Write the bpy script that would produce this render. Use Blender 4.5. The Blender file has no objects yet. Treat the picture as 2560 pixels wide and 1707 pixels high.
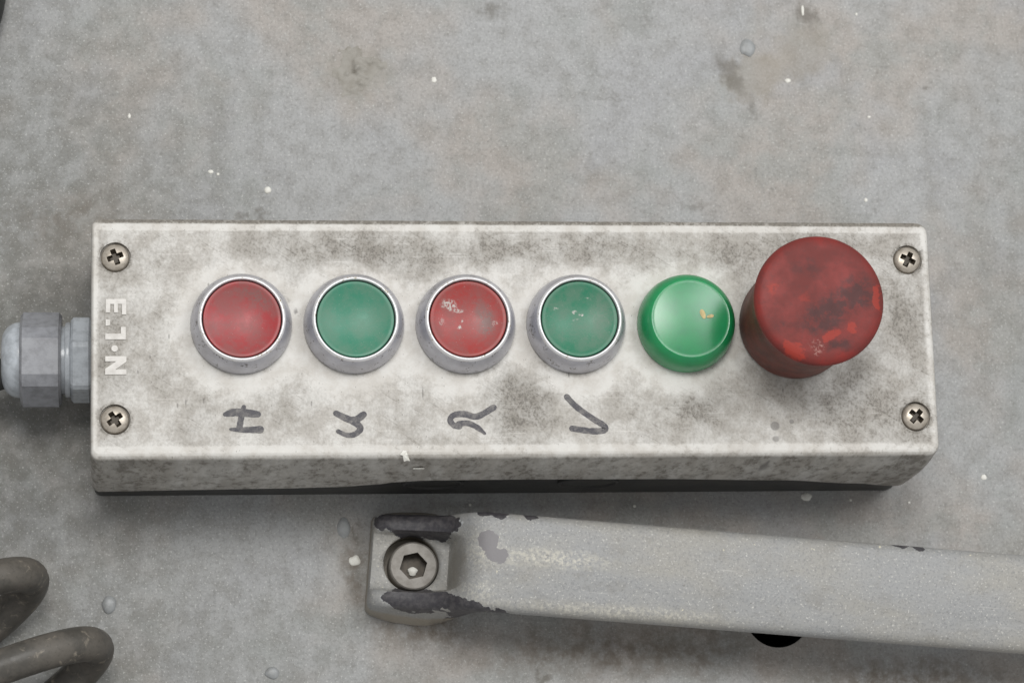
import bpy, bmesh, math, random
from mathutils import Vector, Matrix, noise as mnoise
random.seed(7)
scn = bpy.context.scene
COL = scn.collection
PI = math.pi
ZG = 56.0                                  # the control box face stands 56 mm above the panel


def W(x, y, z):                            # millimetres from the first button's axis on the face -> metres
    return Vector((x * .001, y * .001, (z + ZG) * .001))


# ------------------------------------------------------------------ camera
cam = bpy.data.cameras.new('camera')
cam.lens = 100.39
cam.sensor_width = 36
cam.clip_start = .01
cam.clip_end = 50
co = bpy.data.objects.new('camera', cam)
COL.objects.link(co)
RX = Vector((.992138, -.025325, .122557))
RY = Vector((.000477, .980068, .198663))
RZ = Vector((-.125145, -.197042, .972375))
M = Matrix((RX, RY, RZ)).transposed().to_4x4()
M.translation = W(-25.98, -171.62, 822.13)
co.matrix_world = M
cam.dof.use_dof = True
cam.dof.focus_distance = .845
cam.dof.aperture_fstop = 22.0
scn.camera = co

# ------------------------------------------------------------------ world and lamps
wd = bpy.data.worlds.new('World')
scn.world = wd
wd.use_nodes = True
wd.node_tree.nodes['Background'].inputs[0].default_value = (.97, .985, 1, 1)
wd.node_tree.nodes['Background'].inputs[1].default_value = .54


def area(name, loc, tgt, sx, sy, power, col):
    l = bpy.data.lights.new(name, 'AREA')
    l.shape = 'RECTANGLE'
    l.size, l.size_y = sx, sy
    l.energy = power
    l.color = col
    o = bpy.data.objects.new(name, l)
    COL.objects.link(o)
    o.location = loc
    o.rotation_euler = (Vector(tgt) - Vector(loc)).to_track_quat('-Z', 'Y').to_euler()


area('ceiling_lamp', (-.05, .34, 1.40), (.06, .02, 0), .44, .40, 10.0, (1, .99, .97))
area('second_ceiling_lamp', (.66, .36, 1.20), (.12, .02, 0), .50, .50, 7.0, (.98, .99, 1))

scn.view_settings.view_transform = 'Standard'
scn.view_settings.look = 'None'
scn.view_settings.gamma = 1
scn.view_settings.use_curve_mapping = False
scn.view_settings.exposure = -.14


# ------------------------------------------------------------------ material helper
def lin(h):
    def f(c):
        c /= 255
        return c / 12.92 if c <= .04045 else ((c + .055) / 1.055) ** 2.4
    return tuple(f(c) for c in h) + (1,)


class NB:
    dim = '3D'

    def __init__(s, name, rough=.5, metal=0, spec=.5):
        s.m = bpy.data.materials.new(name)
        s.m.use_nodes = True
        s.t = s.m.node_tree
        s.b = s.t.nodes['Principled BSDF']
        s.b.inputs['Roughness'].default_value = rough
        s.b.inputs['Metallic'].default_value = metal
        s.b.inputs['Specular IOR Level'].default_value = spec
        tc = s.n('ShaderNodeTexCoord')
        sc = s.n('ShaderNodeVectorMath', operation='SCALE')
        s.t.links.new(tc.outputs['Object'], sc.inputs[0])
        sc.inputs['Scale'].default_value = 1000
        s.v = sc.outputs[0]                # object coordinates in millimetres

    def n(s, typ, **k):
        n = s.t.nodes.new(typ)
        for a, b in k.items():
            setattr(n, a, b)
        return n

    def put(s, sock, val):
        if hasattr(val, 'is_linked'):
            s.t.links.new(val, sock)
        else:
            sock.default_value = val

    def math(s, op, a, b=0.0, clamp=False):
        n = s.n('ShaderNodeMath', operation=op, use_clamp=clamp)
        s.put(n.inputs[0], a)
        s.put(n.inputs[1], b)
        return n.outputs[0]

    def noise(s, size, detail=4, rough=.55, vec=None, seed=0, stretch=None, col=False, dist=0):
        vec = vec or s.v
        m = s.n('ShaderNodeVectorMath', operation='MULTIPLY_ADD')
        s.t.links.new(vec, m.inputs[0])
        st = stretch or (1, 1, 1)
        m.inputs[1].default_value = tuple(1 / size / q for q in st)
        m.inputs[2].default_value = (seed * 17.3, seed * 9.7, seed * 5.1)
        n = s.n('ShaderNodeTexNoise', noise_dimensions=s.dim if not stretch or stretch[2] == 1 else '3D')
        s.t.links.new(m.outputs[0], n.inputs['Vector'])
        n.inputs['Scale'].default_value = 1
        n.inputs['Detail'].default_value = detail
        n.inputs['Roughness'].default_value = rough
        n.inputs['Distortion'].default_value = dist
        return n.outputs['Color' if col else 'Fac']

    def ramp(s, val, a, b, c=0.0, d=1.0, smooth=True):
        n = s.n('ShaderNodeMapRange')
        if smooth:
            n.interpolation_type = 'SMOOTHSTEP'
        s.put(n.inputs[0], val)
        for i, q in zip((1, 2, 3, 4), (a, b, c, d)):
            n.inputs[i].default_value = q
        return n.outputs[0]

    def mix(s, fac, a, b, mode='MIX'):
        n = s.n('ShaderNodeMix', data_type='RGBA', blend_type=mode)
        s.put(n.inputs['Factor'], fac)
        s.put(n.inputs['A'], a)
        s.put(n.inputs['B'], b)
        return n.outputs['Result']

    def warp(s, amount, size, seed=3, detail=4):
        c = s.noise(size, detail, seed=seed, col=True)
        a = s.n('ShaderNodeVectorMath', operation='SUBTRACT')
        s.t.links.new(c, a.inputs[0])
        a.inputs[1].default_value = (.5, .5, .5)
        b = s.n('ShaderNodeVectorMath', operation='SCALE')
        s.t.links.new(a.outputs[0], b.inputs[0])
        b.inputs['Scale'].default_value = amount
        d = s.n('ShaderNodeVectorMath', operation='ADD')
        s.t.links.new(s.v, d.inputs[0])
        s.t.links.new(b.outputs[0], d.inputs[1])
        return d.outputs[0]

    def blob(s, x, y, rx, ry=None, rot=0, inner=0.0, vec=None, z=None):
        ry = ry or rx
        src = vec or s.v
        if abs(rot) < 12 or abs(rx / ry - 1) < .25:      # axis-aligned: (v - centre) / radius
            m = s.n('ShaderNodeVectorMath', operation='MULTIPLY_ADD')
            s.t.links.new(src, m.inputs[0])
            m.inputs[1].default_value = (1 / rx, 1 / ry, 0)
            m.inputs[2].default_value = (-x / rx, -y / ry, 0)
            l = s.n('ShaderNodeVectorMath', operation='LENGTH')
            s.t.links.new(m.outputs[0], l.inputs[0])
            d = l.outputs['Value']
        else:
            ca, sa = math.cos(math.radians(rot)), math.sin(math.radians(rot))
            q = []
            for ax, r in (((ca, sa, 0), rx), ((-sa, ca, 0), ry)):
                m = s.n('ShaderNodeVectorMath', operation='DOT_PRODUCT')
                s.t.links.new(src, m.inputs[0])
                m.inputs[1].default_value = tuple(a / r for a in ax)
                u = s.math('SUBTRACT', m.outputs['Value'], (x * ax[0] + y * ax[1]) / r)
                q.append(s.math('MULTIPLY', u, u))
            d = s.math('SQRT', s.math('ADD', q[0], q[1]))
        return s.ramp(d, 1, inner)

    def total(s, vals):
        r = None
        for v, a in vals:
            q = s.math('MULTIPLY', v, a)
            r = q if r is None else s.math('ADD', r, q)
        return r

    def axis(s, i):
        n = s.n('ShaderNodeSeparateXYZ')
        s.t.links.new(s.v, n.inputs[0])
        return n.outputs[i]

    def bump(s, h, dist_mm, strength=1.0):
        n = s.n('ShaderNodeBump')
        s.put(n.inputs['Height'], h)
        n.inputs['Distance'].default_value = dist_mm * .001
        n.inputs['Strength'].default_value = strength
        old = s.b.inputs['Normal']
        if old.is_linked:
            s.t.links.new(old.links[0].from_socket, n.inputs['Normal'])
        s.t.links.new(n.outputs[0], old)

    def color(s, c):
        s.put(s.b.inputs['Base Color'], c)
        return s

    def rough(s, r):
        s.put(s.b.inputs['Roughness'], r)


MAT = {}


def mat_panel():
    k = NB('panel_paint', .6, 0, .35)
    k.dim = '2D'
    wv = k.warp(14, 18, 5, 2)
    base = lin((163, 163, 162))
    big = k.noise(60, 3, .6, seed=1)
    big2 = k.noise(32, 4, .65, seed=2)
    mid = k.noise(7, 4, .65, seed=4)
    fine = k.noise(1.0, 4, .75, seed=5)
    c = k.mix(k.ramp(big, .40, .62), base, lin((164, 158, 152)))
    c = k.mix(k.ramp(big2, .45, .68, 0, .6), c, lin((150, 152, 149)))
    c = k.mix(k.ramp(k.noise(45, 3, .6, seed=6), .52, .7, 0, .6), c, lin((160, 160, 161)))
    # light falloff painted in towards left, right and lower edge, then general grime
    old = k.total([(k.blob(-80, 10, 120, 170, 0, .1, wv), .8), (k.blob(-10, -110, 130, 70, 0, .1, wv), .35), (k.blob(270, 40, 70, 130, 0, .1, wv), .3)])  # mask of the painted light falloff
    old = k.math('MULTIPLY', old, k.ramp(mid, .3, .65, .55, 1), True)
    c = k.mix(old, c, lin((112, 112, 106)))
    c = k.mix(k.ramp(mid, .42, .75, 0, .26), c, lin((124, 120, 113)))
    c = k.mix(k.ramp(k.noise(2.6, 4, .7, seed=7), .56, .78, 0, .26), c, lin((100, 97, 91)))
    c = k.mix(k.ramp(fine, .44, .72, 0, .36), c, lin((98, 97, 94)))
    c = k.mix(k.ramp(k.noise(.75, 2, .6, seed=8), .63, .74, 0, .50), c, lin((205, 205, 200)))
    # brown grime round the handle's foot, plus the bar's shadow painted below it
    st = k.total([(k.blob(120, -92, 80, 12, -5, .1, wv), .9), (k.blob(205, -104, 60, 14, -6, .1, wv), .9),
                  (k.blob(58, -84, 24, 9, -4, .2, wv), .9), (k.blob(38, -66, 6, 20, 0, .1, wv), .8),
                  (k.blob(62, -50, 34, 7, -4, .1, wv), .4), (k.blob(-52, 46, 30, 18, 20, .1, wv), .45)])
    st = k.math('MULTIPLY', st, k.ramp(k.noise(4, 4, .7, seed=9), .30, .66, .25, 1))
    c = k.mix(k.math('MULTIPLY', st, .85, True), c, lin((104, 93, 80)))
    w2 = k.warp(9, 5, 11, 3)
    # old glue and scuff patches in the upper half
    pt = k.total([(k.blob(168, 94, 13, 10, 25, .55, w2), .6), (k.blob(185, 103, 16, 12, 30, .4, w2), .55),
                  (k.blob(39, 94, 15, 13, 0, .3, w2), .5)])
    c = k.mix(k.math('MULTIPLY', pt, .8, True), c, lin((146, 138, 126)))
    dk = k.total([(k.blob(161, 95, 5, 12, 25, .2, w2), .85), (k.blob(168, 84, 3, 5, 20, .1, w2), .6), (k.blob(114, 65, 2.3, 6, 0, .2, w2), .35),
                  (k.blob(83, 116, 5, 5, 0, .1, w2), .8), (k.blob(187, 116, 4.5, 9, 40, .1, w2), .9),
                  (k.blob(2, 46, 4, 2.6, 10, .1, w2), .7), (k.blob(8.5, 47, 3, 2.6, 0, .1, w2), .8), (k.blob(148, 51, 9, 2, 0, .1, w2), .5),
                  (k.blob(226, 91, 1.6, 1.2, 0, .2), .6), (k.blob(131, 112, 8, 5, 0, .1, w2), .3), (k.blob(120, 94, 20, 1.6, -4, .1, w2), .28),
                  (k.blob(121, 87, 9, 1.2, 0, .1, w2), .4), (k.blob(94, -99.6, 3, 2, 0, .3, w2), .9),
                  (k.blob(252, -60, 1.4, 1.4, 0, .1), .6), (k.blob(247, 30, 12, 14, 0, .1, w2), .25), (k.blob(36.8, -54, 1.2, 5, 10, .2, w2), .7)])
    c = k.mix(k.math('MULTIPLY', dk, .62, True), c, lin((88, 82, 72)))
    k.color(c)
    k.rough(k.ramp(mid, .3, .7, .5, .72))
    k.bump(k.noise(.9, 3, .65, seed=5), .16, .9)
    k.bump(k.noise(4.5, 2, .5, seed=12), .35, .5)
    return k.m


def mat_lid():
    k = NB('cast_lid_paint', .5, 0, .5)
    k.dim = '2D'
    wv = k.warp(9, 9, 2, 4)
    z = k.axis(2)
    x = k.axis(0)
    y = k.axis(1)
    n_mid = k.noise(9, 5, .66, seed=1)
    n_sm = k.noise(2.4, 4, .7, seed=2)
    n_fn = k.noise(.7, 3, .7, seed=3, stretch=(1, 1.3, 3))
    white = lin((203, 200, 194))
    broad = k.noise(26, 4, .6, seed=21)
    c = k.mix(k.ramp(n_mid, .35, .65), white, lin((187, 182, 174)))
    # hand grime: broad soft smudges, cleaner rings round each button
    d = k.total([(k.blob(18, 24, 30, 10, 0, .1, wv), .24), (k.blob(44, 21, 26, 11, 0, .1, wv), .32), (k.blob(70, 22, 20, 10, 0, .1, wv), .34),
                 (k.blob(58, 15, 6, 5, 0, .1, wv), .34), (k.blob(100, 23, 30, 10, 0, .1, wv), .26), (k.blob(132, 22, 36, 10, 0, .1, wv), .28),
                 (k.blob(-26, 20, 14, 12, 0, .1, wv), .18), (k.blob(-15, -20, 38, 18, 0, .1, wv), .06),
                 (k.blob(82, -22, 18, 15, 0, .1, wv), .50), (k.blob(84, -30, 17, 10, 0, .1, wv), .24), (k.blob(76, -14, 8, 9, 40, .1, wv), .28),
                 (k.blob(134, -25, 11, 8, -20, .1, wv), .34), (k.blob(160, -25, 50, 14, 0, .1, wv), .06), (k.blob(118, -28, 26, 12, 0, .1, wv), .10),
                 (k.blob(188, -2, 52, 70, 0, .35, wv), .25), (k.blob(160, 22, 26, 11, 0, .1, wv), .16), (k.blob(197, 2, 10, 22, 0, .1, wv), .14),
                 (k.blob(15, 6, 2, 8, 20, .1, wv), .42), (k.blob(-38, -4, 10, 40, 0, .1, wv), .24)])
    d = k.math('ADD', d, .20)
    ticks = k.total([(k.blob(tx, ty, .35, tl, 0, .4), .75) for tx, ty, tl in ((-16.2, -23, 1.3), (-18.6, -24, 1.0), (-11, -22.6, 1.2), (20.3, -23.5, 1.1), (53, -20.5, 2.4), (-21, -3.5, 1.0), (-26.5, -9.5, .9), (-9.5, 12, .8), (-30, -14, .8), (96.5, -15, 1.1), (161, -20, 1.0))])
    wh = k.warp(5, 5, 8, 3)
    halo = k.total([(k.blob(33 * i - .3, -1.5, 23, 23.5, 0, .66, wh), .50) for i in range(5)])
    d = k.math('SUBTRACT', d, halo)
    d = k.math('ADD', d, k.ramp(n_mid, .32, .70, -.06, .17))
    d = k.math('ADD', d, k.ramp(broad, .35, .65, -.05, .13))
    d = k.math('MULTIPLY', d, k.ramp(n_sm, .26, .70, .84, 1.14))
    face = k.math('ADD', d, k.ramp(n_fn, .35, .72, -.06, .20))
    rim = k.total([(k.math('MULTIPLY', k.blob(33 * i, -.2, 16.4, 16.4, 0, .93), 1.0), .30) for i in range(6)])
    rim = k.math('ADD', rim, k.total([(k.blob(sx, sy, 5.6, 5.6, 0, .85), .40) for sx, sy in ((-36.6, 20.1), (-36.6, -28), (201.3, 20.1), (201.3, -28))]))
    face = k.math('ADD', face, k.math('MULTIPLY', rim, k.ramp(n_sm, .36, .62)))
    # fine handling scratches, pale and dark
    rv = k.n('ShaderNodeVectorRotate', rotation_type='Z_AXIS')
    k.t.links.new(k.v, rv.inputs['Vector'])
    rv.inputs['Angle'].default_value = .55
    sc1 = k.ramp(k.noise(.35, 2, .5, vec=rv.outputs[0], seed=31, stretch=(34, 1, 1)), .66, .72, 0, .20)
    sc2 = k.ramp(k.noise(.40, 2, .5, seed=32, stretch=(40, 1.2, 1)), .67, .74, 0, .20)
    face = k.math('ADD', face, k.math('SUBTRACT', sc1, sc2))
    # paint rubbed clean along the arrises
    e1 = k.math('MULTIPLY', k.ramp(y, 28.0, 28.8), k.ramp(y, 30.5, 30.1))
    e2 = k.math('MULTIPLY', k.ramp(y, -35.4, -36.6), k.ramp(y, -38.9, -38.4))
    e3 = k.ramp(x, -41.0, -42.3)
    e4 = k.ramp(x, 205.0, 206.4)
    ar = k.math('MAXIMUM', k.math('MAXIMUM', e1, e2), k.math('MAXIMUM', e3, e4))
    ar = k.math('MULTIPLY', ar, k.ramp(n_sm, .36, .5, .35, 1))
    face = k.math('SUBTRACT', face, k.math('MULTIPLY', ar, .55))
    # the sides were never wiped: blotchy handling dirt
    face = k.math('ADD', face, k.math('MULTIPLY', k.ramp(y, 30.2, 30.9), k.ramp(n_sm, .3, .6, .35, .85)))
    ns = k.noise(11, 5, .7, seed=6, stretch=(1, 30, 2))
    ns2 = k.noise(2.6, 4, .75, seed=7, stretch=(1, 30, 1.8))
    side = k.math('ADD', k.ramp(ns, .30, .64, .14, .62), k.ramp(ns2, .44, .70, -.05, .55))
    side = k.math('ADD', side, k.total([(k.blob(203, -43, 12, 30, 0, .2, wv), .35), (k.blob(-34, -41, 16, 30, 0, .1, wv), .22), (k.ramp(y, 30.6, 31.4), .22)]))
    is_side = k.ramp(z, -.35, -1.2)
    dirt = k.math('ADD', k.math('MULTIPLY', face, k.math('SUBTRACT', 1, is_side)), k.math('MULTIPLY', side, is_side), True)
    c = k.mix(k.math('MULTIPLY', dirt, .90), c, lin((116, 110, 101)))
    c = k.mix(k.math('MULTIPLY', k.ramp(dirt, .55, 1.0, 0, .38), k.ramp(n_fn, .46, .64)), c, lin((70, 66, 60)))
    sp = k.noise(.9, 1, .5, seed=9, stretch=(.6, 1.5, 1))
    c = k.mix(k.ramp(sp, .80, .84, 0, .7), c, lin((96, 90, 84)))
    c = k.mix(k.math('MULTIPLY', ticks, .8, True), c, lin((98, 93, 88)))
    dots = k.total([(k.blob(158.1, -30.7, 1.6, 1.5, 0, .75), .8), (k.blob(163.2, -29.4, .9, .9, 0, .6), .8), (k.blob(158.2, -34.6, 1.3, 1.1, 0, .6), .7),
                    (k.blob(15.6, 5.0, 1.2, 1.6, 0, .3, wv), .9), (k.blob(157.5, -42.3, 2.4, 1.2, 0, .3, wv), .95)])
    c = k.mix(k.math('MULTIPLY', dots, .85, True), c, lin((108, 104, 100)))
    k.color(c)
    k.rough(k.ramp(dirt, 0, 1, .42, .62))
    k.bump(k.noise(.8, 3, .6, seed=10), .06, .8)
    k.bump(k.noise(3.2, 2, .5, seed=11), .22, .5)
    return k.m


def mat_simple(name, col, rough=.5, metal=0, grime=None, amt=.4, size=3, bump=.04, spec=.5, coat=0, seed=0, chips=None):
    k = NB(name, rough, metal, spec)
    c = lin(col)
    if grime:
        f = k.math('MULTIPLY', k.ramp(k.noise(size, 6, .65, seed=1 + seed), .38, .70), amt)
        c = k.mix(f, c, lin(grime))
        c = k.mix(k.ramp(k.noise(size * .16, 4, .7, seed=2), .55, .75, 0, amt * .7), c, lin(grime))
    if chips:
        ch = k.math('MULTIPLY', k.ramp(k.noise(3.2, 2, .5, seed=seed + 5), .54, .62), k.ramp(k.noise(.7, 3, .6, seed=seed + 6), .52, .60))
        c = k.mix(k.math('MULTIPLY', ch, .8), c, lin(chips))
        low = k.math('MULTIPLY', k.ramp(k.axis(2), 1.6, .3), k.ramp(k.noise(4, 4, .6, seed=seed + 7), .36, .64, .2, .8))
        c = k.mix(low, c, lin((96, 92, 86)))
    k.color(c)
    if bump:
        k.bump(k.noise(.6, 4, .6, seed=3), bump, .8)
    if coat:
        k.b.inputs['Coat Weight'].default_value = coat
        k.b.inputs['Coat Roughness'].default_value = .12
    return k.m


def mat_cap(name, col, dusty, seed, dust, blobs=(), white=()):
    k = NB(name, .42, 0, .32)
    n = k.noise(5, 6, .65, seed=seed)
    n2 = k.noise(.8, 5, .75, seed=seed + 3)
    wv = k.warp(3.5, 2.5, seed + 5, 4)
    c = k.mix(k.math('MULTIPLY', k.ramp(n, .35, .65), dust), lin(col), lin(dusty))
    c = k.mix(k.ramp(n2, .50, .72, 0, .42), c, lin(dusty))
    if blobs:
        t = k.total([(k.blob(*b[:4], b[4], .1, wv), b[5]) for b in blobs])
        t = k.math('MULTIPLY', t, k.ramp(n2, .36, .60, .25, 1), True)
        c = k.mix(t, c, lin(dusty))
    if white:
        t = k.total([(k.blob(*b[:4], b[4], .35, wv), b[5]) for b in white])
        t = k.math('MULTIPLY', t, k.ramp(k.noise(.55, 4, .7, seed=seed + 9), .44, .54), True)
        c = k.mix(t, c, lin((188, 182, 176)))
    # fine pale dust caught along the rim and sprinkled over the dish
    c = k.mix(k.ramp(k.noise(.28, 2, .5, seed=seed + 11), .70, .76, 0, .5), c, lin((205, 198, 190)))
    k.color(c)
    k.rough(k.ramp(n, .3, .7, .32, .44))
    k.bump(k.noise(.5, 4, .6, seed=seed), .03, .6)
    return k.m


def mat_mushroom():
    k = NB('worn_red_plastic', .5, 0, .25)
    wv = k.warp(9, 7, 3, 6)
    n = k.noise(11, 6, .6, seed=2)
    c = k.mix(k.ramp(n, .34, .66, 0, .8), lin((130, 48, 43)), lin((102, 48, 44)))
    c = k.mix(k.ramp(k.noise(1.6, 5, .7, seed=17), .46, .72, 0, .40), c, lin((92, 50, 47)))
    t = k.total([(k.blob(8, -.5, 15, 7.5, 15, .1, wv), 1.0), (k.blob(-1, -6.5, 12, 6, 12, .1, wv), .65), (k.blob(-3, 9, 8, 4, 10, .1, wv), .45), (k.blob(5, -13, 8, 4, 10, .1, wv), .7),
                 (k.blob(-12, -8, 5, 4, 0, .1, wv), .4), (k.blob(12, 6, 6, 4, 0, .1, wv), .5), (k.blob(-16, 6, 3, 9, 0, .1, wv), .35)])
    t = k.ramp(k.math('MULTIPLY', t, k.ramp(k.noise(2.6, 6, .72, seed=4), .34, .62, .35, 1.2)), .04, .80)
    c = k.mix(k.math('MULTIPLY', t, .82, True), c, lin((70, 46, 45)))
    u = k.total([(k.blob(9, -8.5, 3, 2, 0, .2, wv), 1), (k.blob(2, -10, 3.5, 2, 20, .2, wv), 1), (k.blob(17, 0, 1.8, 6, -10, .2, wv), .9), (k.blob(-9, -14.5, 6, 2, -35, .2, wv), .9),
                 (k.blob(-14, 3, 3, 4, 0, .2, wv), .5), (k.blob(-4, 0, 4, 3, 0, .2, wv), .35)])
    u = k.ramp(k.math('MULTIPLY', u, k.ramp(k.noise(1.8, 5, .7, seed=19), .32, .56, .3, 1.2)), .2, .6)
    c = k.mix(k.math('MULTIPLY', u, .6), c, lin((164, 56, 42)))
    wht = k.math('MULTIPLY', k.blob(-2.5, -13.5, 3.2, 3, 0, .2, wv), k.ramp(k.noise(.8, 4, .7, seed=6), .5, .6))
    c = k.mix(k.math('MULTIPLY', wht, .55), c, lin((190, 150, 140)))
    c = k.mix(k.ramp(k.noise(.45, 3, .6, seed=8), .66, .74, 0, .7), c, lin((70, 44, 40)))
    # shade on the skirt under the head, painted as dull brown
    sk = k.ramp(k.axis(2), 32.6, 31.8)
    cs = k.mix(k.ramp(k.noise(5, 6, .65, seed=9), .35, .7), lin((110, 62, 54)), lin((88, 58, 52)))
    c = k.mix(sk, c, cs)
    k.color(c)
    k.rough(k.ramp(n, .3, .7, .45, .6))
    k.bump(k.noise(.7, 4, .6, seed=3), .04, .7)
    k.bump(k.noise(7, 3, .5, seed=13), .5, .25)
    return k.m


def mat_handle():
    k = NB('hammered_handle_paint', .5, 0, .5)
    wv = k.warp(4, 3.5, 3, 4)
    n = k.noise(18, 5, .6, seed=1, stretch=(2, 1, 1))
    fine = k.noise(.75, 4, .7, seed=2)
    c = k.mix(k.ramp(n, .35, .68), lin((147, 147, 146)), lin((152, 149, 142)))
    c = k.mix(k.ramp(fine, .46, .72, 0, .55), c, lin((102, 103, 105)))
    c = k.mix(k.ramp(k.noise(.7, 2, .6, seed=4), .60, .72, 0, .65), c, lin((206, 204, 196)))
    c = k.mix(k.ramp(k.noise(2.2, 2, .5, seed=5), .75, .78, 0, .8), c, lin((214, 207, 182)))
    c = k.mix(k.ramp(k.noise(1.9, 2, .5, seed=6), .73, .77, 0, .5), c, lin((92, 88, 82)))
    c = k.mix(k.ramp(k.noise(.5, 2, .5, seed=16, stretch=(40, 1, 1)), .68, .74, 0, .35), c, lin((196, 194, 188)))
    c = k.mix(k.ramp(k.noise(8, 5, .7, seed=17), .50, .72, 0, .35), c, lin((120, 116, 108)))
    # rubbed, paler ridge and lower edge
    rub = k.total([(k.blob(40, 2, 26, 4, -1, .1, wv), .9), (k.blob(60, -12.2, 55, 2.6, 0, .1, wv), .6), (k.blob(20, 3, 9, 9, 0, .1, wv), .5), (k.blob(19, -9, 8, 6, 0, .1, wv), .5)])
    rub = k.math('MULTIPLY', rub, k.ramp(k.noise(1.1, 5, .7, seed=7), .42, .62), True)
    c = k.mix(k.math('MULTIPLY', rub, .8), c, lin((205, 200, 184)))
    # paint chipped off to the dark metal along the foot's rims
    ch = k.total([(k.blob(0, 12.0, 13.5, 4.6, 3, .8, wv), 1.2), (k.blob(9, 9.6, 4, 2.6, 20, .6, wv), .9), (k.blob(22, 14.3, 6, 1.6, -2, .6, wv), 1), (k.blob(33, 14.6, 3, 1.6, -10, .6, wv), 1),
                  (k.blob(1.5, -11.4, 11.5, 4.0, 4, .8, wv), 1.2), (k.blob(14, -13.5, 9, 2.3, -12, .7, wv), 1), (k.blob(23, -14.8, 7, 1.0, -4, .6, wv), .8),
                  (k.blob(147, 15.0, 3.5, 1.5, 0, .6, wv), 1), (k.blob(152.5, 14.7, 3, 1.5, 0, .6, wv), 1)])
    c = k.mix(k.math('MULTIPLY', k.ramp(ch, .22, .34), k.ramp(k.noise(2.4, 3, .6, seed=14), .4, .6)), c, lin((182, 184, 184)))
    c = k.mix(k.ramp(ch, .36, .46), c, k.mix(k.ramp(k.noise(2, 4, .7, seed=15), .35, .7), lin((56, 54, 58)), lin((84, 81, 82))))
    gr = k.total([(k.blob(21, 6, 3.4, 3.8, 10, .75, wv), 1), (k.blob(23.5, 1.8, 3.6, 2.8, -10, .75, wv), 1)])
    c = k.mix(k.ramp(gr, .36, .5), c, lin((122, 119, 120)))
    c = k.mix(k.math('MULTIPLY', k.blob(13, -1, 3, 11, 0, .2, wv), .55), c, lin((118, 112, 100)))
    # dirt packed round the skirt of the foot
    lo = k.ramp(k.axis(2), -47, -50)
    c = k.mix(k.math('MULTIPLY', lo, .75), c, lin((146, 136, 120)))
    k.color(c)
    k.bump(fine, .10, .8)
    k.bump(k.noise(3.5, 3, .5, seed=9), .25, .5)
    k.bump(k.ramp(ch, .36, .46, 1, 0), .25, .8)
    return k.m


def mat_ink():
    k = NB('marker_ink', .5, 0, .4)
    c = k.mix(k.ramp(k.noise(2.2, 5, .7, seed=2), .40, .68, 0, .75), lin((64, 62, 67)), lin((126, 122, 118)))
    c = k.mix(k.ramp(k.noise(.5, 4, .7, seed=3), .58, .74, 0, .45), c, lin((178, 172, 165)))
    k.color(c)
    return k.m


def mat_coil():
    k = NB('taupe_cable_sheath', .5, 0, .4)
    n = k.noise(9, 5, .65, seed=1)
    c = k.mix(k.ramp(n, .36, .64), lin((76, 73, 68)), lin((96, 91, 84)))
    c = k.mix(k.ramp(k.noise(4, 4, .7, seed=2, dist=.8), .56, .72, 0, .7), c, lin((146, 137, 123)))
    c = k.mix(k.ramp(k.noise(1.2, 4, .7, seed=3), .52, .74, 0, .55), c, lin((58, 55, 50)))
    k.color(c)
    k.rough(k.ramp(n, .3, .7, .38, .6))
    k.bump(k.noise(5, 3, .5, seed=4), .5, .5)
    k.bump(k.noise(.8, 3, .6, seed=5), .08, .7)
    return k.m


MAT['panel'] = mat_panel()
MAT['lid'] = mat_lid()
MAT['base'] = mat_simple('black_base_plastic', (52, 52, 51), .6, 0, (70, 68, 62), .5, 6)
MAT['letter'] = mat_simple('raised_letter_paint', (214, 210, 204), .5, 0, (178, 173, 166), .6, 2.5)
MAT['ink'] = mat_ink()
for _i in range(4):
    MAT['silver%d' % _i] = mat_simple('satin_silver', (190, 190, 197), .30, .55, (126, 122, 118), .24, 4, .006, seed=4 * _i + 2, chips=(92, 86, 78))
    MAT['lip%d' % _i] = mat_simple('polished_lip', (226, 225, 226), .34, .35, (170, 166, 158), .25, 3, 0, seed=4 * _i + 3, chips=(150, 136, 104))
MAT['dark'] = mat_simple('dark_gap', (22, 20, 20), .8, 0, None, bump=0)
MAT['red1'] = mat_cap('red_cap_a', (160, 56, 58), (130, 88, 85), 1, .6, ((5, 6, 7, 4, -20, 1.0), (0, 8.5, 9, 3, 0, .8), (-8, -3, 2, 7, 0, .4), (2, -9, 7, 2, 0, .4)))
MAT['green1'] = mat_cap('green_cap_a', (58, 126, 101), (92, 128, 108), 2, .6, ((4, 4, 3.4, 2.6, 0, .6), (3, -9, 8, 3, 0, .7), (-8, 3, 3, 8, 0, .5), (1, 9, 8, 2, 0, .4)))
MAT['red2'] = mat_cap('red_cap_b', (156, 58, 55), (122, 90, 86), 3, .45, ((4.5, 1, 4, 8, 15, .95), (5.5, -2, 3.5, 6, -20, .7)),
                       ((-5.6, 4.4, 2.9, 2.0, 10, 1.2), (-2.6, 2.8, 2, 1.0, -10, .8), (-2.4, -2.4, .9, .7, 0, 1.3), (-1.4, -.2, .5, .8, 0, 1), (-7.6, -1, 1.3, 1.4, 0, .5), (8, -1, 1.4, 1.3, 0, .5)))
MAT['green2'] = mat_cap('green_cap_b', (48, 118, 90), (98, 122, 105), 4, .55, ((6.5, 1.5, 4.5, 8, 10, .75), (5, -6, 5, 3, 40, .4)),
                         ((-1.4, 2.6, .9, .5, 0, 1), (.8, 1.8, .8, .6, 0, 1), (-1, .4, .9, .4, 0, .8), (-7, 3, 1, .6, 0, .6), (2.5, 6.5, 1, .5, 0, .5)))
MAT['lens'] = mat_simple('green_lens', (4, 140, 80), .27, 0, (24, 112, 76), .35, 5, .006, .75)
_b = MAT['lens'].node_tree.nodes['Principled BSDF']
_b.inputs['Subsurface Weight'].default_value = .6
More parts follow.
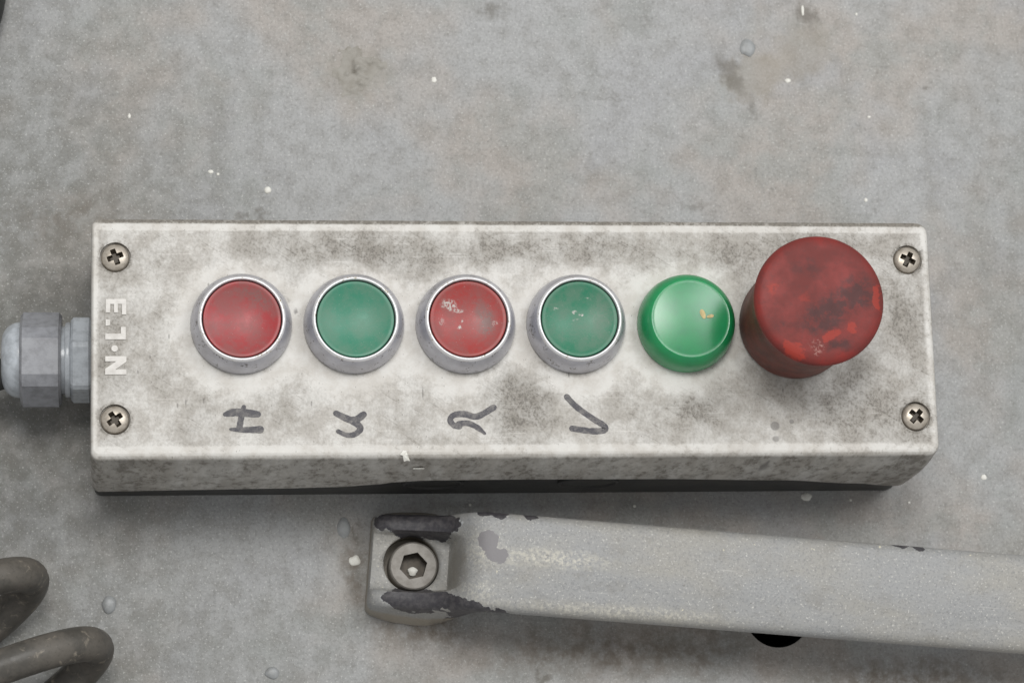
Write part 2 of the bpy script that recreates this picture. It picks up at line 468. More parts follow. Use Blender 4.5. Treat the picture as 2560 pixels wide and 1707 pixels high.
_b.inputs['Subsurface Radius'].default_value = (.3, 1, .6)
_b.inputs['Subsurface Scale'].default_value = .005
MAT['mush'] = mat_mushroom()
MAT['screw'] = mat_simple('nickel_screw', (190, 181, 168), .38, .6, (130, 118, 102), .5, 1.5, .03)
MAT['recess'] = mat_simple('recess_dark', (74, 66, 55), .5, .3, (40, 36, 30), .5, 1.2, .02)  # darker brown inside the screw crosses and the bolt socket
MAT['bolt'] = mat_simple('socket_bolt_steel', (132, 128, 122), .5, .35, (92, 86, 78), .5, 3, .06)
MAT['gland'] = mat_simple('grey_gland_plastic', (142, 143, 147), .26, 0, (98, 98, 101), .5, 3, .02, .5)
MAT['gland2'] = mat_simple('pale_gland_plastic', (184, 189, 194), .26, 0, (126, 129, 132), .5, 3, .03, .5)
MAT['handle'] = mat_handle()
MAT['coil'] = mat_coil()
MAT['rubber'] = mat_simple('black_rubber', (34, 35, 34), .6, 0, (54, 54, 50), .5, 8)
MAT['white'] = mat_simple('white_paint_and_glint', (226, 224, 216), .5, 0, (188, 184, 172), .4, 1.2)
MAT['straw'] = mat_simple('straw_chip', (206, 186, 128), .5, 0, (120, 104, 60), .6, .8)
MAT['drip'] = mat_simple('grey_paint_drip', (146, 148, 148), .4, 0, (110, 108, 104), .4, 2)
MAT['residue'] = mat_simple('glue_residue', (152, 148, 140), .6, 0, (126, 120, 110), .6, 3, .12)


# ------------------------------------------------------------------ mesh helpers (all in mm)
def mesh(name, verts, faces, mat, parent=None, at=(0, 0, 0), smooth=True, angle=35):
    me = bpy.data.meshes.new(name)
    me.from_pydata([Vector(v) * .001 for v in verts], [], faces)
    bm = bmesh.new()
    bm.from_mesh(me)
    bmesh.ops.remove_doubles(bm, verts=bm.verts, dist=1e-7)
    bmesh.ops.recalc_face_normals(bm, faces=bm.faces)
    bm.to_mesh(me)
    bm.free()
    if smooth:
        for q in me.polygons:
            q.use_smooth = True
        me.set_sharp_from_angle(angle=math.radians(angle))
    me.materials.append(MAT[mat])
    o = bpy.data.objects.new(name, me)
    COL.objects.link(o)
    put(o, parent, at)
    return o


def put(o, parent, at):
    """at is in mm from the first button's axis on the face; parent may be a thing or one of its parts"""
    w = W(*at)
    if parent is not None:
        o.parent = parent
        q, off = parent, Vector((0, 0, 0))
        while q is not None:
            off += q.location
            q = q.parent
        o.location = w - off
    else:
        o.location = w


def thing(name, at, label, cat, group=None):
    o = bpy.data.objects.new(name, None)
    o.empty_display_size = .01
    COL.objects.link(o)
    put(o, None, at)
    o['label'], o['category'] = label, cat
    if group:
        o['group'] = group
    return o


def cut(o, cutters):
    """carve cutter meshes out of o for good"""
    for c in cutters:
        m = o.modifiers.new('cut', 'BOOLEAN')
        m.object = c
        m.solver = 'EXACT'
    bpy.context.view_layer.update()
    dg = bpy.context.evaluated_depsgraph_get()
    me = bpy.data.meshes.new_from_object(o.evaluated_get(dg))
    o.modifiers.clear()
    o.data = me
    for c in cutters:
        bpy.data.objects.remove(c)


def lathe(prof, n=64, cap0=False, cap1=True):
    v, f = [], []
    for r, z in prof:
        for i in range(n):
            a = 2 * PI * i / n
            v.append((r * math.cos(a), r * math.sin(a), z))
    for j in range(len(prof) - 1):
        for i in range(n):
            k = (i + 1) % n
            f.append((j * n + i, j * n + k, (j + 1) * n + k, (j + 1) * n + i))
    if cap0:
        f.append(tuple(range(n))[::-1])
    if cap1:
        f.append(tuple((len(prof) - 1) * n + i for i in range(n)))
    return v, f


def lathe_x(prof, n=64, cap0=True, cap1=True):       # profile (r, x), axis along x
    v, f = lathe(prof, n, cap0, cap1)
    return [(z, x, y) for x, y, z in v], f


def tube(pts, r, n=18):
    v, f = [], []
    P = [Vector(p) for p in pts]
    up = Vector((0, 0, 1))
    for i, p in enumerate(P):
        t = (P[min(i + 1, len(P) - 1)] - P[max(i - 1, 0)]).normalized()
        s = t.cross(up)
        s = s.normalized() if s.length > 1e-4 else Vector((1, 0, 0))
        u = s.cross(t).normalized()
        rr = r(i) if callable(r) else r
        for k in range(n):
            a = 2 * PI * k / n
            v.append(p + s * math.cos(a) * rr + u * math.sin(a) * rr)
    for i in range(len(P) - 1):
        for k in range(n):
            q = (k + 1) % n
            f.append((i * n + k, i * n + q, (i + 1) * n + q, (i + 1) * n + k))
    f.append(tuple(range(n))[::-1])
    f.append(tuple((len(P) - 1) * n + k for k in range(n)))
    return v, f


def prism(poly, z0, z1):
    n = len(poly)
    v = [(x, y, z0) for x, y in poly] + [(x, y, z1) for x, y in poly]
    f = [tuple(range(n))[::-1], tuple(range(n, 2 * n))]
    f += [(i, (i + 1) % n, n + (i + 1) % n, n + i) for i in range(n)]
    return v, f


def join(*parts):
    V, F = [], []
    for v, f in parts:
        o = len(V)
        V += list(v)
        F += [tuple(i + o for i in q) for q in f]
    return V, F


def catmull(pts, sub=8):
    P = [pts[0]] + list(pts) + [pts[-1]]
    out = []
    for i in range(1, len(P) - 2):
        for s in range(sub):
            t = s / sub
            q = []
            for a, b, c, d in zip(P[i - 1], P[i], P[i + 1], P[i + 2]):
                q.append(.5 * (2 * b + (c - a) * t + (2 * a - 5 * b + 4 * c - d) * t * t + (3 * b - a - 3 * c + d) * t ** 3))
            out.append(tuple(q))
    out.append(tuple(pts[-1]))
    return out


# ------------------------------------------------------------------ the panel
v, f = prism([(-700, -700), (800, -700), (800, 700), (-700, 700)], -70, 0)
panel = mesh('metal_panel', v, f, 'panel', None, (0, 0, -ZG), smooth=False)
panel['kind'] = 'structure'
hole_at = (168.8, -81.0)
hv, hf = lathe([(10.4, -60), (10.4, 5)], 48, True, True)
cut(panel, [mesh('cutter', hv, hf, 'dark', None, (hole_at[0], hole_at[1], -ZG))])
v, f = lathe([(10.3, -.8), (10.3, -58), (.1, -58)], 48)
mesh('hole_shade_cup', v, f, 'dark', panel, (hole_at[0], hole_at[1], -ZG))  # black cup added inside the hole to paint its deep shade


def drop(name, x, y, rx, ry, h, mat, seed, rot=0):
    n, v, f = 18, [], []
    rings = [(1, -.05), (.96, .35), (.8, .7), (.5, .93), (.2, 1)]
    ca, sa = math.cos(rot), math.sin(rot)
    for r, z in rings:
        for i in range(n):
            a = 2 * PI * i / n
            q = 1 + .22 * mnoise.noise((math.cos(a) * 1.4 + seed * 3.1, math.sin(a) * 1.4, seed))
            px, py = rx * r * q * math.cos(a), ry * r * q * math.sin(a)
            v.append((px * ca - py * sa, px * sa + py * ca, h * z))
    for j in range(len(rings) - 1):
        for i in range(n):
            k = (i + 1) % n
            f.append((j * n + i, j * n + k, (j + 1) * n + k, (j + 1) * n + i))
    f.append(tuple((len(rings) - 1) * n + i for i in range(n)))
    return mesh(name, v, f, mat, panel, (x, y, -ZG))


spots = [(10.4, 55.1, 1.15, 1.1, .5, 'white'), (36.3, -62.7, 1.9, 1.6, .6, 'white'), (179.8, -43.9, 1.8, 1.3, .5, 'white'),
         (-7.5, 61, .9, .7, .3, 'white'), (-5.2, 60.2, .5, .5, .3, 'white'), (64, 92, .8, 1.0, .25, 'white'), (-33, 79, .5, .8, .25, 'white'),
         (180, 93, 1.0, .7, .3, 'white'), (186, 117, .5, 1.8, .3, 'white'), (206.5, 81, .6, .4, .2, 'white'), (204, 116, .4, .5, .2, 'white'),
         (204, 53, .6, .7, .3, 'white'), (238, -38, 1.0, .9, .3, 'white'), (213, -46, .5, .4, .3, 'white'), (194, -45, .5, .4, .3, 'white'),
         (-39, -75.4, 2.2, 2.8, 1.1, 'drip'), (10.5, -97, 2.2, 1.8, .8, 'drip'), (33, -52.5, 2.0, 3.2, .5, 'drip'), (167, 104, 2.6, 2.9, .7, 'drip'),
         (124.5, -46.4, .5, .45, .2, 'white'), (72.5, -45.6, .4, .4, .2, 'white')]
for i, s in enumerate(spots):
    drop('paint_spot' if s[5] == 'white' else 'paint_drip', s[0], s[1], s[2], s[3], s[4], s[5], i + 1)

# lump of old glue left on the paint
n, v, f = 44, [], []
for j in range(n + 1):
    for i in range(n + 1):
        px, py = (i / n - .5) * 22, (j / n - .5) * 22
        r = math.hypot(px, py * 1.05) / (7.6 + 4.2 * mnoise.noise((px * .18, py * .18, 2)) + 1.5 * mnoise.noise((px * .6, py * .6, 7)))
        e = max(0, 1 - r ** 3)
        q = [mnoise.noise((px * a + a, py * a, 3 + a)) for a in (.22, .5, 1.1)]
        h = max(.06, e * (.45 + 1.7 * q[0] + 1.3 * q[1] + .7 * q[2]))
        v.append((px, py, h if e > 0 else -.3))
for j in range(n):
    for i in range(n):
        a = j * (n + 1) + i
        f.append((a, a + 1, a + n + 2, a + n + 1))
mesh('glue_residue', v, f, 'residue', panel, (39.3, 94, -ZG), angle=80)

# ------------------------------------------------------------------ the control box
BOX = (82.2, -4.0)
box = thing('control_box', (BOX[0], BOX[1], -ZG), 'worn off-white push button control box with six operators lying on the grey panel', 'control box')


def ring(xl, xr, yb, yt, rl, rr, z, step=4.0, seam=None):
    pts = []

    def line(a, b):
        L = math.dist(a, b)
        k = max(1, round(L / step))
        k = 62 if L > 150 else 16
        for i in range(k):
            pts.append((a[0] + (b[0] - a[0]) * i / k, a[1] + (b[1] - a[1]) * i / k))

    def arc(cx, cy, r, a0):
        for i in range(8):
            a = math.radians(a0 + 90 * i / 8)
            pts.append((cx + r * math.cos(a), cy + r * math.sin(a)))
    line((xl + rl, yb), (xr - rr, yb)); arc(xr - rr, yb + rr, rr, -90)
    line((xr, yb + rr), (xr, yt - rr)); arc(xr - rr, yt - rr, rr, 0)
    line((xr - rr, yt), (xl + rl, yt)); arc(xl + rl, yt - rl, rl, 90)
    line((xl, yt - rl), (xl, yb + rl)); arc(xl + rl, yb + rl, rl, 180)
    if seam:
        return [(x, y, seam(x, y)) for x, y in pts]
    return [(x, y, z) for x, y in pts]


SEAM = [(-60, -42), (-43.7, -42), (-15, -39.4), (13.5, -37.6), (30, -35.5), (40, -31.5), (48, -26), (56, -23.4), (84, -22.8), (125, -23.6), (165, -27.5), (190, -35), (204, -41), (230, -42)]


def seam_z(x, y):
    if y > -30:
        return -42
    for (a, b), (c, d) in zip(SEAM, SEAM[1:]):
        if a <= x <= c:
            t = (x - a) / (c - a)
            t = t * t * (3 - 2 * t)
            return b + (d - b) * t
    return -42


def bands(rings, top=True, bottom=False):
    n = len(rings[0])
    V = [p for r in rings for p in r]
    F = []
    for j in range(len(rings) - 1):
        for i in range(n):
            k = (i + 1) % n
            F.append((j * n + i, j * n + k, (j + 1) * n + k, (j + 1) * n + i))
    if top:
        F.append(tuple(range(n)))
    if bottom:
        F.append(tuple((len(rings) - 1) * n + i for i in range(n)))
    return V, F


rings = []
for i in range(9):                                     # rolled upper edge
    a = math.radians(90 * i / 8)
    s, c = math.sin(a), 1 - math.cos(a)
    rings.append(ring(-42.7 - .9 * s, 206.9 + 1.4 * s, -37.9 - 2.0 * s, 30.0 + 2.0 * s, 1.6 + .9 * s, 2.2 + 1.6 * s, -2.0 * c))
rings.append(ring(-43.8, 209.0, -41.4, 33.3, 2.6, 4.2, -12))
rings.append(ring(-43.9, 209.6, -42.3, 34.2, 2.6, 4.8, -21.5))
rings.append(ring(-44.0, 210.0, -42.8, 34.8, 2.6, 5.0, 0, seam=seam_z))
rings.append(ring(-42.2, 208.2, -41.0, 33.0, 1.6, 4.0, 0, seam=seam_z))
rings.append(ring(-40.2, 205.0, -36.0, 28.0, 1.6, 2.0, -5))
v, f = bands(rings, True, True)
lid = mesh('lid', v, f, 'lid', box, (0, 0, 0), angle=40)
lid['label'] = 'scuffed off-white cast lid with grime smudges'
SCREWS = [(-36.6, 20.14), (-36.6, -28.0), (201.3, 20.14), (201.3, -28.0)]
cs = []
for x, y in SCREWS:
    cv, cf = lathe([(4.5, -1.6), (4.55, 2)], 40, True, True)
    cs.append(mesh('cutter', cv, cf, 'dark', None, (x, y, 0)))
cut(lid, cs)
for q in lid.data.polygons:
    if q.area > 1e-3:
        q.use_smooth = False

rings = [ring(-41.6, 207.6, -40.2, 32.4, 2, 4, -8), ring(-42.4, 208.4, -41.3, 33.3, 2, 4.4, -40), ring(-43.5, 209.3, -42.2, 34.2, 2.4, 5, -54.6), ring(-43.0, 208.8, -41.7, 33.7, 2.4, 5, -56)]
v, f = bands(rings, True, True)
base = mesh('base_housing', v, f, 'base', box, (0, 0, 0), angle=40)
base['label'] = 'black plastic lower half of the box, mostly in shadow'
for kx in (59.0, 107.0):                                # blanked cable entries in the side of the base
    v, f = lathe([(9.4, 0), (9.4, 1.0), (8.6, 1.3), (8.2, .7), (.2, .7)], 40)
    mesh('knockout', [(x, -z, y) for x, y, z in v], f, 'base', base, (kx, -41.0, -36.5))

# raised maker's lettering, reading downwards, tops of the letters to the right
def letter(polys):
    V, F = join(*[prism(p, -.2, .38) for p in polys])
    o = mesh('raised_letter', V, F, 'letter', lid, (0, 0, 0), smooth=False)
    return o


def rect(x0, x1, y0, y1):
    return [(x0, y0), (x1, y0), (x1, y1), (x0, y1)]


letter([[(-39.3, 7.6), (-39.3, 3.6), (-38.0, 3.6), (-38.0, 6.1), (-36.9, 6.1), (-36.9, 3.6), (-35.8, 3.6), (-35.8, 6.1), (-34.6, 6.1), (-34.6, 3.0), (-33.4, 3.0), (-33.4, 7.6)]])
letter([[(-39.3, 1.6), (-39.3, -.4), (-38.0, -.2), (-38.0, 1.4)]])
letter([[(-39.4, -2.7), (-34.9, -2.7), (-34.9, -.7), (-33.5, -.7), (-33.5, -4.4), (-39.4, -4.4)]])
letter([[(-36.7 + .95 * math.cos(a), -7.1 + .95 * math.sin(a)) for a in [2 * PI * i / 20 for i in range(20)]]])
letter([[(-39.4, -9.4), (-39.4, -10.9), (-36.2, -10.9), (-39.4, -13.1), (-39.4, -14.8), (-33.3, -14.8), (-33.3, -13.3), (-36.4, -13.3), (-33.3, -11.0), (-33.3, -9.4)]])

# hand-written marker letters
def stroke(pts, widths, z):
    P = catmull(pts, 8)
    n = len(P)
    L, R = [], []
    for i, p in enumerate(P):
        a, b = P[max(0, i - 1)], P[min(n - 1, i + 1)]
        d = math.hypot(b[0] - a[0], b[1] - a[1]) or 1
        nx, ny = -(b[1] - a[1]) / d, (b[0] - a[0]) / d
        t = i / (n - 1) * (len(widths) - 1)
        k = min(int(t), len(widths) - 2)
        w = widths[k] + (widths[k + 1] - widths[k]) * (t - k)
        w *= .49 * (1 + .16 * mnoise.noise((p[0] * 1.3, p[1] * 1.3, 3)))
        L.append((p[0] + nx * w, p[1] + ny * w))
        R.append((p[0] - nx * w, p[1] - ny * w))

    def capend(c, w, d):
        a0 = math.atan2(d[1], d[0])
        return [(c[0] + w * math.cos(a0 + q), c[1] + w * math.sin(a0 + q)) for q in (PI / 3, PI / 6, 0, -PI / 6, -PI / 3)]
    e0 = (P[0][0] - P[1][0], P[0][1] - P[1][1])
    e1 = (P[-1][0] - P[-2][0], P[-1][1] - P[-2][1])
    V, F = [], []
    for a, b in zip(L, R):
        V += [(a[0], a[1], z), (b[0], b[1], z)]
    for i in range(n - 1):
        F.append((2 * i, 2 * i + 1, 2 * i + 3, 2 * i + 2))
    for c, w, d, e in ((P[0], widths[0] * .49, e0, (0, 1)), (P[-1], widths[-1] * .49, e1, (2 * n - 2, 2 * n - 1))):
        o = len(V)
        V += [(x, y, z) for x, y in capend(c, w, d)]
        x0, x1 = V[e[0]], V[e[1]]
        first = Vector(V[o]) - Vector(x0)
        order = [e[0]] + list(range(o, o + 5)) + [e[1]]
        if (Vector(V[o]) - Vector(x0)).length > (Vector(V[o]) - Vector(x1)).length:
            order = [e[1]] + list(range(o, o + 5)) + [e[0]]
        F.append(tuple(order))
    return V, F


def marker(strokes):
    return mesh('marker_letter', *join(*[stroke(p, w, .05 + .03 * i) for i, (p, w) in enumerate(strokes)]), 'ink', lid, (0, 0, 0), smooth=False)


marker([([(-4.8, -26.6), (-1.4, -26.0), (4.6, -26.6)], [1.4, 2.3, 2.5, 2.0]), ([(.6, -24.4), (-.2, -27.7), (-.7, -30.8)], [1.3, 1.9, 1.9]), ([(-3.3, -31.0), (.1, -31.2), (5.3, -31.1)], [.8, 1.6, 2.3])])
marker([([(27.4, -26.4), (32.3, -28.5), (35.5, -26.8)], [1.7, 2.3, 2.0]), ([(30.9, -28.0), (33.8, -29.8), (34.4, -31.2), (32.9, -32.6), (30.6, -32.9), (27.9, -31.7)], [2.0, 2.0, 1.8, 1.5, 1.2])])
marker([([(73.9, -24.8), (68.9, -27.5), (65.4, -26.8), (62.2, -27.0), (60.9, -28.5), (62.0, -30.1), (63.6, -30.4)], [1.8, 2.0, 1.8, 1.7, 1.9]), ([(63.3, -29.7), (66.1, -29.5), (68.8, -30.7), (71.1, -32.6)], [1.6, 1.7, 1.7, .8])])
marker([([(95.7, -21.7), (98.5, -24.7), (103.2, -28.2), (106.7, -30.5), (106.4, -31.8), (102.7, -32.0), (97.0, -31.2)], [1.8, 1.8, 1.8, 1.9, 1.9, 1.8])])

# white paint flakes stuck to the lower arris
v, f = prism([(-.5, 2.0), (.5, 1.7), (.9, .2), (1.6, -2.2), (.7, -2.0), (-.2, -2.3), (-.7, -.1), (-1.5, .1)], 0, .25)
fl = mesh('paint_flake', [(x, y * .72, z - max(0, -y) * .7 + .15) for x, y, z in v], f, 'white', lid, (47.4, -38.9, .1), smooth=False)
v, f = prism([(-1.6, -.35), (1.0, -.25), (1.0, -.6), (1.7, .15), (1.0, .6), (1.0, .35), (-1.6, .3)], 0, .3)
mesh('paint_flake', [(x, -z - .0, y * 2) for x, y, z in v], f, 'white', lid, (52.2, -41.25, -9.5), smooth=False)

# cross-head cover screws
def screw_mesh():
    prof = [(4.1, -1.5), (4.1, -.5), (3.95, -.05), (3.6, .30), (2.8, .68), (1.8, .92), (.9, 1.04), (.15, 1.08)]
    v, f = lathe(prof, 40, True, True)
    o = mesh('screw', v, f, 'screw', box, (*SCREWS[0], -.2), angle=50)
    a, b, q = [], [], []
    for ang in (0, PI / 2):
        ca, sa = math.cos(ang + .35), math.sin(ang + .35)
        for L, wd in ((3.1, .95),):
            vv = [(-L, -wd, 2), (L, -wd, 2), (L, wd, 2), (-L, wd, 2), (-L * .45, -wd * .6, -1.1), (L * .45, -wd * .6, -1.1), (L * .45, wd * .6, -1.1), (-L * .45, wd * .6, -1.1)]
            vv = [(x * ca - y * sa, x * sa + y * ca, z) for x, y, z in vv]
            ff = [(0, 1, 2, 3), (7, 6, 5, 4), (0, 4, 5, 1), (1, 5, 6, 2), (2, 6, 7, 3), (3, 7, 4, 0)]
            q.append(mesh('cutter', vv, ff, 'dark', None, (*SCREWS[0], -.2), smooth=False))
    cut(o, q)
    o.data.materials.clear()
    o.data.materials.append(MAT['screw'])
    o.data.materials.append(MAT['recess'])
    for p in o.data.polygons:
        c = p.center * 1000
        p.material_index = 1 if (math.hypot(c.x, c.y) < 2.9 and (p.normal.z < .55 or c.z < 0) and c.z > -1.4) else 0
    return o


s0 = screw_mesh()
for i, (x, y) in enumerate(SCREWS):
    s = s0
    if i:
        s = s0.copy()
        COL.objects.link(s)
        s.rotation_euler.z = (.0, .25, .75, .5)[i]
    put(s, box, (x, y, -.2))

# push buttons: bezel with a dished cap
BZ = [(14.8, 0), (14.85, .8), (14.7, 2.4), (14.35, 4.3), (13.85, 6.0), (13.2, 7.5), (12.75, 8.3)]
LIP = [(12.75, 8.3), (12.68, 8.6), (12.5, 8.95), (12.25, 9.2), (12.0, 9.28), (11.82, 9.2), (11.7, 9.0), (11.64, 8.7), (11.62, 8.2), (11.62, 4.0)]
CAP = [(11.25, 3), (11.3, 8.0), (11.26, 8.3), (11.15, 8.5), (11.0, 8.55)] + [(11.0 - 10.9 * t, 8.55 - 1.9 * (1 - (1 - t) ** 2)) for t in [i / 12 for i in range(1, 13)]]
labs = [('red1', 'red push button above the letter H'), ('green1', 'green push button above the letter U'), ('red2', 'red push button with a pale scuff'), ('green2', 'green push button above the V mark')]
for i, (mt, lab) in enumerate(labs):
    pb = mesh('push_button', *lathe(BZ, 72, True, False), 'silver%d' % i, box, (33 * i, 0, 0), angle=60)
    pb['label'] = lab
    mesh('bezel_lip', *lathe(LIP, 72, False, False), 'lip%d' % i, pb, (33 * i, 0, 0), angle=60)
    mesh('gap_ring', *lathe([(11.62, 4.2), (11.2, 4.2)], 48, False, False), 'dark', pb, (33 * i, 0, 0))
    c = mesh('button_cap', *lathe(CAP, 72, False, True), mt, pb, (33 * i, 0, (0, -.1, .15, .1)[i]), angle=50)

# indicator lamp
LENS = [(14.5, 0), (14.6, .6), (14.6, 2.6), (14.35, 4.6), (13.9, 6.4), (13.2, 7.9), (12.6, 8.75), (12.1, 9.25), (11.85, 9.5), (11.72, 9.60), (11.6, 9.565)] + [(11.6 * (1 - t), 9.565 + .7 * (1 - (1 - t) ** 2)) for t in [i / 14 for i in range(1, 14)]] + [(.1, 10.265)]
lamp = mesh('indicator_lamp', *lathe(LENS, 80, True, True), 'lens', box, (132, 0, 0), angle=30)
lamp['label'] = 'glossy green indicator lamp with a small pale chip'
for (x, y, a, L, wd) in ((136.0, 2.1, 1.9, 1.5, .75), (138.4, 1.3, .2, 1.1, .5)):
    pts = [(L * math.cos(t) * (1 - .15 * math.cos(t)), wd * math.sin(t)) for t in [2 * PI * i / 14 for i in range(14)]]
    pts = [(px * math.cos(a) - py * math.sin(a), px * math.sin(a) + py * math.cos(a)) for px, py in pts]
    mesh('lens_chip', *prism(pts, 0, .35), 'straw', lamp, (x - .5, y - .8, 10.0), smooth=False)

# emergency stop
MP = [(15.9, 0), (16.5, .5), (16.75, 1.6), (16.85, 4), (16.95, 12), (17.05, 22), (17.2, 30), (17.4, 31.4), (18.5, 31.9), (18.95, 32.5), (19.1, 33.4), (19.0, 34.3), (18.5, 35.1), (17.4, 35.7)] + [(17.4 * (1 - t), 35.7 + 1.0 * (1 - (1 - t) ** 2)) for t in [i / 10 for i in range(1, 10)]] + [(.1, 36.7)]
es = mesh('emergency_stop', *lathe(MP, 96, True, True), 'mush', box, (165, 0, 0), angle=50)
es['label'] = 'tall red mushroom-head stop button with dark worn patches'
mesh('stop_collar', *lathe([(15.2, 0), (15.2, 1.2), (14.5, 1.4)], 64, False, False), 'silver0', es, (165, 0, 0.02))

# cable gland on the left end, axis along x
GY, GZ = -4.4, -31.0


def hexnut(xa, xb, af, ch, rot=0):
    """hexagonal nut with narrow corner flats, a flat facing up"""
    R = af / 2
    hw = R * math.tan(PI / 6)
    poly = []
    for k in range(6):
        a = PI / 2 + k * PI / 3 + rot
        nx, ny = math.cos(a), math.sin(a)
        tx, ty = -ny, nx
        for s in (-(hw - ch), hw - ch):
            poly.append((R * nx + s * tx, R * ny + s * ty))
    n = len(poly)
    V, F = [], []
    xs = [(xa, .93), (xa + .8, 1), (xb - .8, 1), (xb, .93)]
    for x, sc in xs:
        V += [(x, p[0] * sc, p[1] * sc) for p in poly]
    for j in range(3):
        for i in range(n):
            k = (i + 1) % n
            F.append((j * n + i, j * n + k, (j + 1) * n + k, (j + 1) * n + i))
    F.append(tuple(range(n)))
    F.append(tuple(3 * n + i for i in range(n)))
    return V, F


gl = mesh('cable_gland', *hexnut(-50.1, -43.9, 23.2, .9, .35), 'gland2', box, (0, GY, GZ), angle=20)
gl['label'] = 'pale grey plastic cable gland on the left end of the box'
mesh('gland_collar', *lathe_x([(9.6, -53.2), (10.2, -53.0), (10.2, -51.8), (11.2, -51.7), (11.4, -51.0), (11.2, -50.2), (9, -50.05)]), 'gland2', gl, (0, GY, GZ))
mesh('gland_nut', *hexnut(-65.0, -52.8, 26.6, 2.3, .10), 'gland', gl, (0, GY, GZ), angle=20)
dome = [(11.4, -64.6)] + [(6.0 + 5.4 * math.cos(t), -65.2 - 5.4 * math.sin(t)) for t in [PI / 2 * i / 10 for i in range(11)]]
mesh('gland_dome', *lathe_x(dome), 'gland2', gl, (0, GY, GZ))
mesh('cable', *tube(catmull([(-66, GY - 2.5, GZ), (-74, GY - 5, GZ - 1.5), (-95, GY - 9, GZ - 6), (-120, GY - 8, GZ - 14), (-150, GY - 18, -50)], 6), 4.6), 'rubber', gl, (0, 0, 0))

# ------------------------------------------------------------------ the pull handle
HX, HY = 52.8, -65.3
HA = -math.atan2(15, 167)
hd = thing('pull_handle', (HX, HY, -ZG), 'chipped grey hammer-finish bar handle bolted down below the control box', 'handle')
hd.rotation_euler.z = HA
# section: u, outer half width, base half width, rim z, floor z, inner half width, underside z
SEC = [(-12.6, 12.6, 13.6, -45.5, -46.0, 8.2, -56), (-12.2, 13.6, 14.6, -43.2, -44.6, 8.4, -56), (-11.0, 14.3, 15.4, -41.0, -44.2, 8.6, -56), (-8, 14.5, 16.4, -40.0, -44, 8.6, -56), (-3, 14.6, 17.2, -39.0, -44, 8.6, -56),
       (3, 14.7, 17.6, -37.4, -44, 8.6, -56), (7, 14.7, 17.4, -35.0, -44, 8.4, -56), (9.6, 14.7, 16.6, -33.2, -44, 8.2, -56), (11.2, 14.75, 16.2, -31.0, -43.8, 7.9, -56), (11.9, 14.8, 15.8, -29.8, -41.0, 7.6, -55.8), (13.2, 14.85, 15.4, -27.6, -30.5, 7.2, -54),
       (15.0, 14.9, 15.0, -25.6, -26.2, 6.0, -49), (17.2, 14.95, 14.7, -23.6, -23.3, 6, -42), (20, 15, 14.2, -22.5, -22.0, 6, -36.5), (25, 15, 14, -22.2, -21.4, 6, -34.2), (40, 15, 14, -22.0, -21.2, 6, -34), (80, 15, 14, -22, -21.2, 6, -34), (140, 15.1, 14, -22, -21.2, 6, -34), (200, 15.2, 14, -22, -21.2, 6, -34), (250, 15.2, 14, -22, -21.2, 6, -34)]
# finer stations along the bar so that the surface can undulate a little
ext = []
for a, b in zip(SEC, SEC[1:]):
    k = max(1, int((b[0] - a[0]) / 2.5))
    for i in range(k):
        t = i / k
        ext.append(tuple(p + (q - p) * t for p, q in zip(a, b)))
ext.append(SEC[-1])
V, F = [], []
for (u, w, wb, zr, zf, wi, zb) in ext:
    crown = lambda t: zr + (zf - zr) * t if zf >= zr - 3 else zr
    half = [(wb * .6, zb), (wb - .8, zb), (wb, zb + .9), (w + (wb - w) * .35, zb + (zr - zb) * .45), (w, zr - 4.0), (w - .25, zr - 2.2), (w - 1.0, zr - .9), (w - 2.2, zr - .2), (w - 3.4, zr), ((w + wi) / 2 - .6, crown(.30)),
            (wi + .9, crown(.55) if zf >= zr - 3 else zr - .25), (wi + .35, crown(.6) if zf >= zr - 3 else zr + (zf - zr) * .3), (wi, crown(.65) if zf >= zr - 3 else zr + (zf - zr) * .8), (wi - .8, crown(.75) if zf >= zr - 3 else zf), (wi * .5, crown(.93) if zf >= zr - 3 else zf)]
    sec = [(a, b) for a, b in half] + [(0, zf)] + [(-a, b) for a, b in half[::-1]] + [(0, zb)]
    for a, b in sec:
        wob = .22 * mnoise.noise((u * .06, a * .12, 1)) if u > 20 else .1 * mnoise.noise((u * .3, a * .3, 1))
        V.append((u, a, b + (wob if b > zb + 3 else 0)))
m = len(sec)
for j in range(len(ext) - 1):
    for i in range(m):
        k = (i + 1) % m
        F.append((j * m + i, j * m + k, (j + 1) * m + k, (j + 1) * m + i))
F.append(tuple(range(m)))
F.append(tuple((len(ext) - 1) * m + i for i in range(m)))
bar = mesh('handle_bar', V, F, 'handle', None, (0, 0, 0), angle=50)
cv, cf = lathe([(8.7, -54.5), (8.7, -43.0), (8.7, -30)], 48, True, True)
c = mesh('cutter', cv, cf, 'dark', None, (0, 0, 0))
cut(bar, [c])
bar.parent = hd
bar.location = (0, 0, ZG * .001)
v, f = lathe([(7.5, -52.5), (7.5, -44.2), (7.3, -43.7), (6.9, -43.4), (5.2, -43.35), (4.4, -43.35)], 48, True, True)
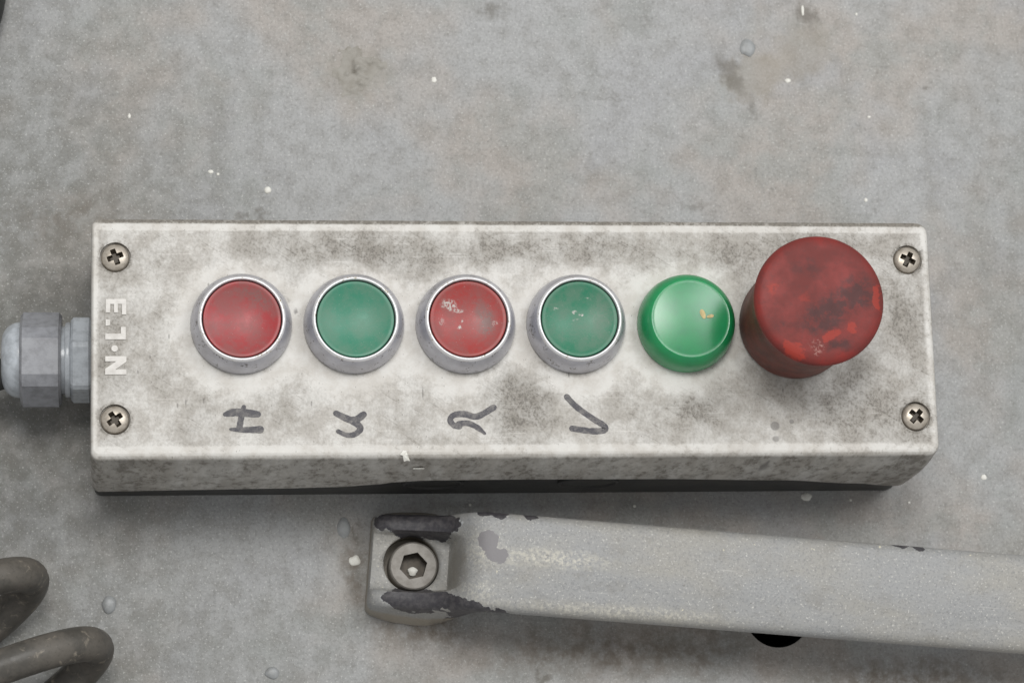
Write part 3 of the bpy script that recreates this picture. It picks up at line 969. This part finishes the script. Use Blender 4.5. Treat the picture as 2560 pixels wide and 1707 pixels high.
bolt = mesh('socket_bolt', v, f, 'bolt', None, (0, 0, 0), angle=30)
hx = [(4.35 * math.cos(a + .3), 4.35 * math.sin(a + .3)) for a in [PI / 3 * i for i in range(6)]]
cut(bolt, [mesh('cutter', *prism(hx, -48.5, -40), 'bolt', None, (0, 0, 0), smooth=False)])
bolt.data.materials.clear()
bolt.data.materials.append(MAT['bolt'])
bolt.data.materials.append(MAT['recess'])
for p in bolt.data.polygons:
    c = p.center * 1000
    p.material_index = 1 if math.hypot(c.x, c.y) < 4.3 and -49 < c.z < -43.5 else 0
bolt.parent = hd
bolt.location = (.0007, -.0005, (ZG - 1.6) * .001)
# white blob in the bottom of the hexagon socket, standing in for a glint
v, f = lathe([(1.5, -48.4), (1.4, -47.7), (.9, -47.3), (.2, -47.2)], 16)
pb = mesh('glint_blob', [(x * (1 + .2 * math.sin(3 * y)), y, z) for x, y, z in v], f, 'white', None, (0, 0, 0))
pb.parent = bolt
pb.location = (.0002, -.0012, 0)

# ------------------------------------------------------------------ coiled cable, lower left
A = Vector((19.2, -20.8, 0))
U = Vector((22.0, 12.0, 0))
c0 = Vector((-42.6, -90.2, 0)) - U
pts = []
RZc, rt = 15.0, 5.3
for i in range(-150, 75):
    th = 2 * PI * i / 48
    q = c0 + A * (th / 2 / PI) + U * math.cos(th)
    pts.append((q.x, q.y, -ZG + rt + RZc - RZc * math.sin(th)))
cc = thing('coiled_cable', (pts[150][0], pts[150][1], -ZG), 'taupe coiled cable, two loops showing in the lower left corner', 'cable')
mesh('cable_coil', *tube(pts, rt, 20), 'coil', cc, (0, 0, 0), angle=80)

# dark hose just entering the upper left corner
hp = catmull([(-150, 40, -48), (-105, 70, -48), (-84, 100, -48), (-79, 125, -48), (-84, 165, -48), (-110, 220, -48)], 8)
ho = thing('rubber_hose', (-79, 125, -ZG), 'black rubber hose, only its edge showing at the upper left corner', 'hose')
mesh('hose_tube', *tube(hp, 8.0, 20), 'rubber', ho, (0, 0, 0), angle=80)
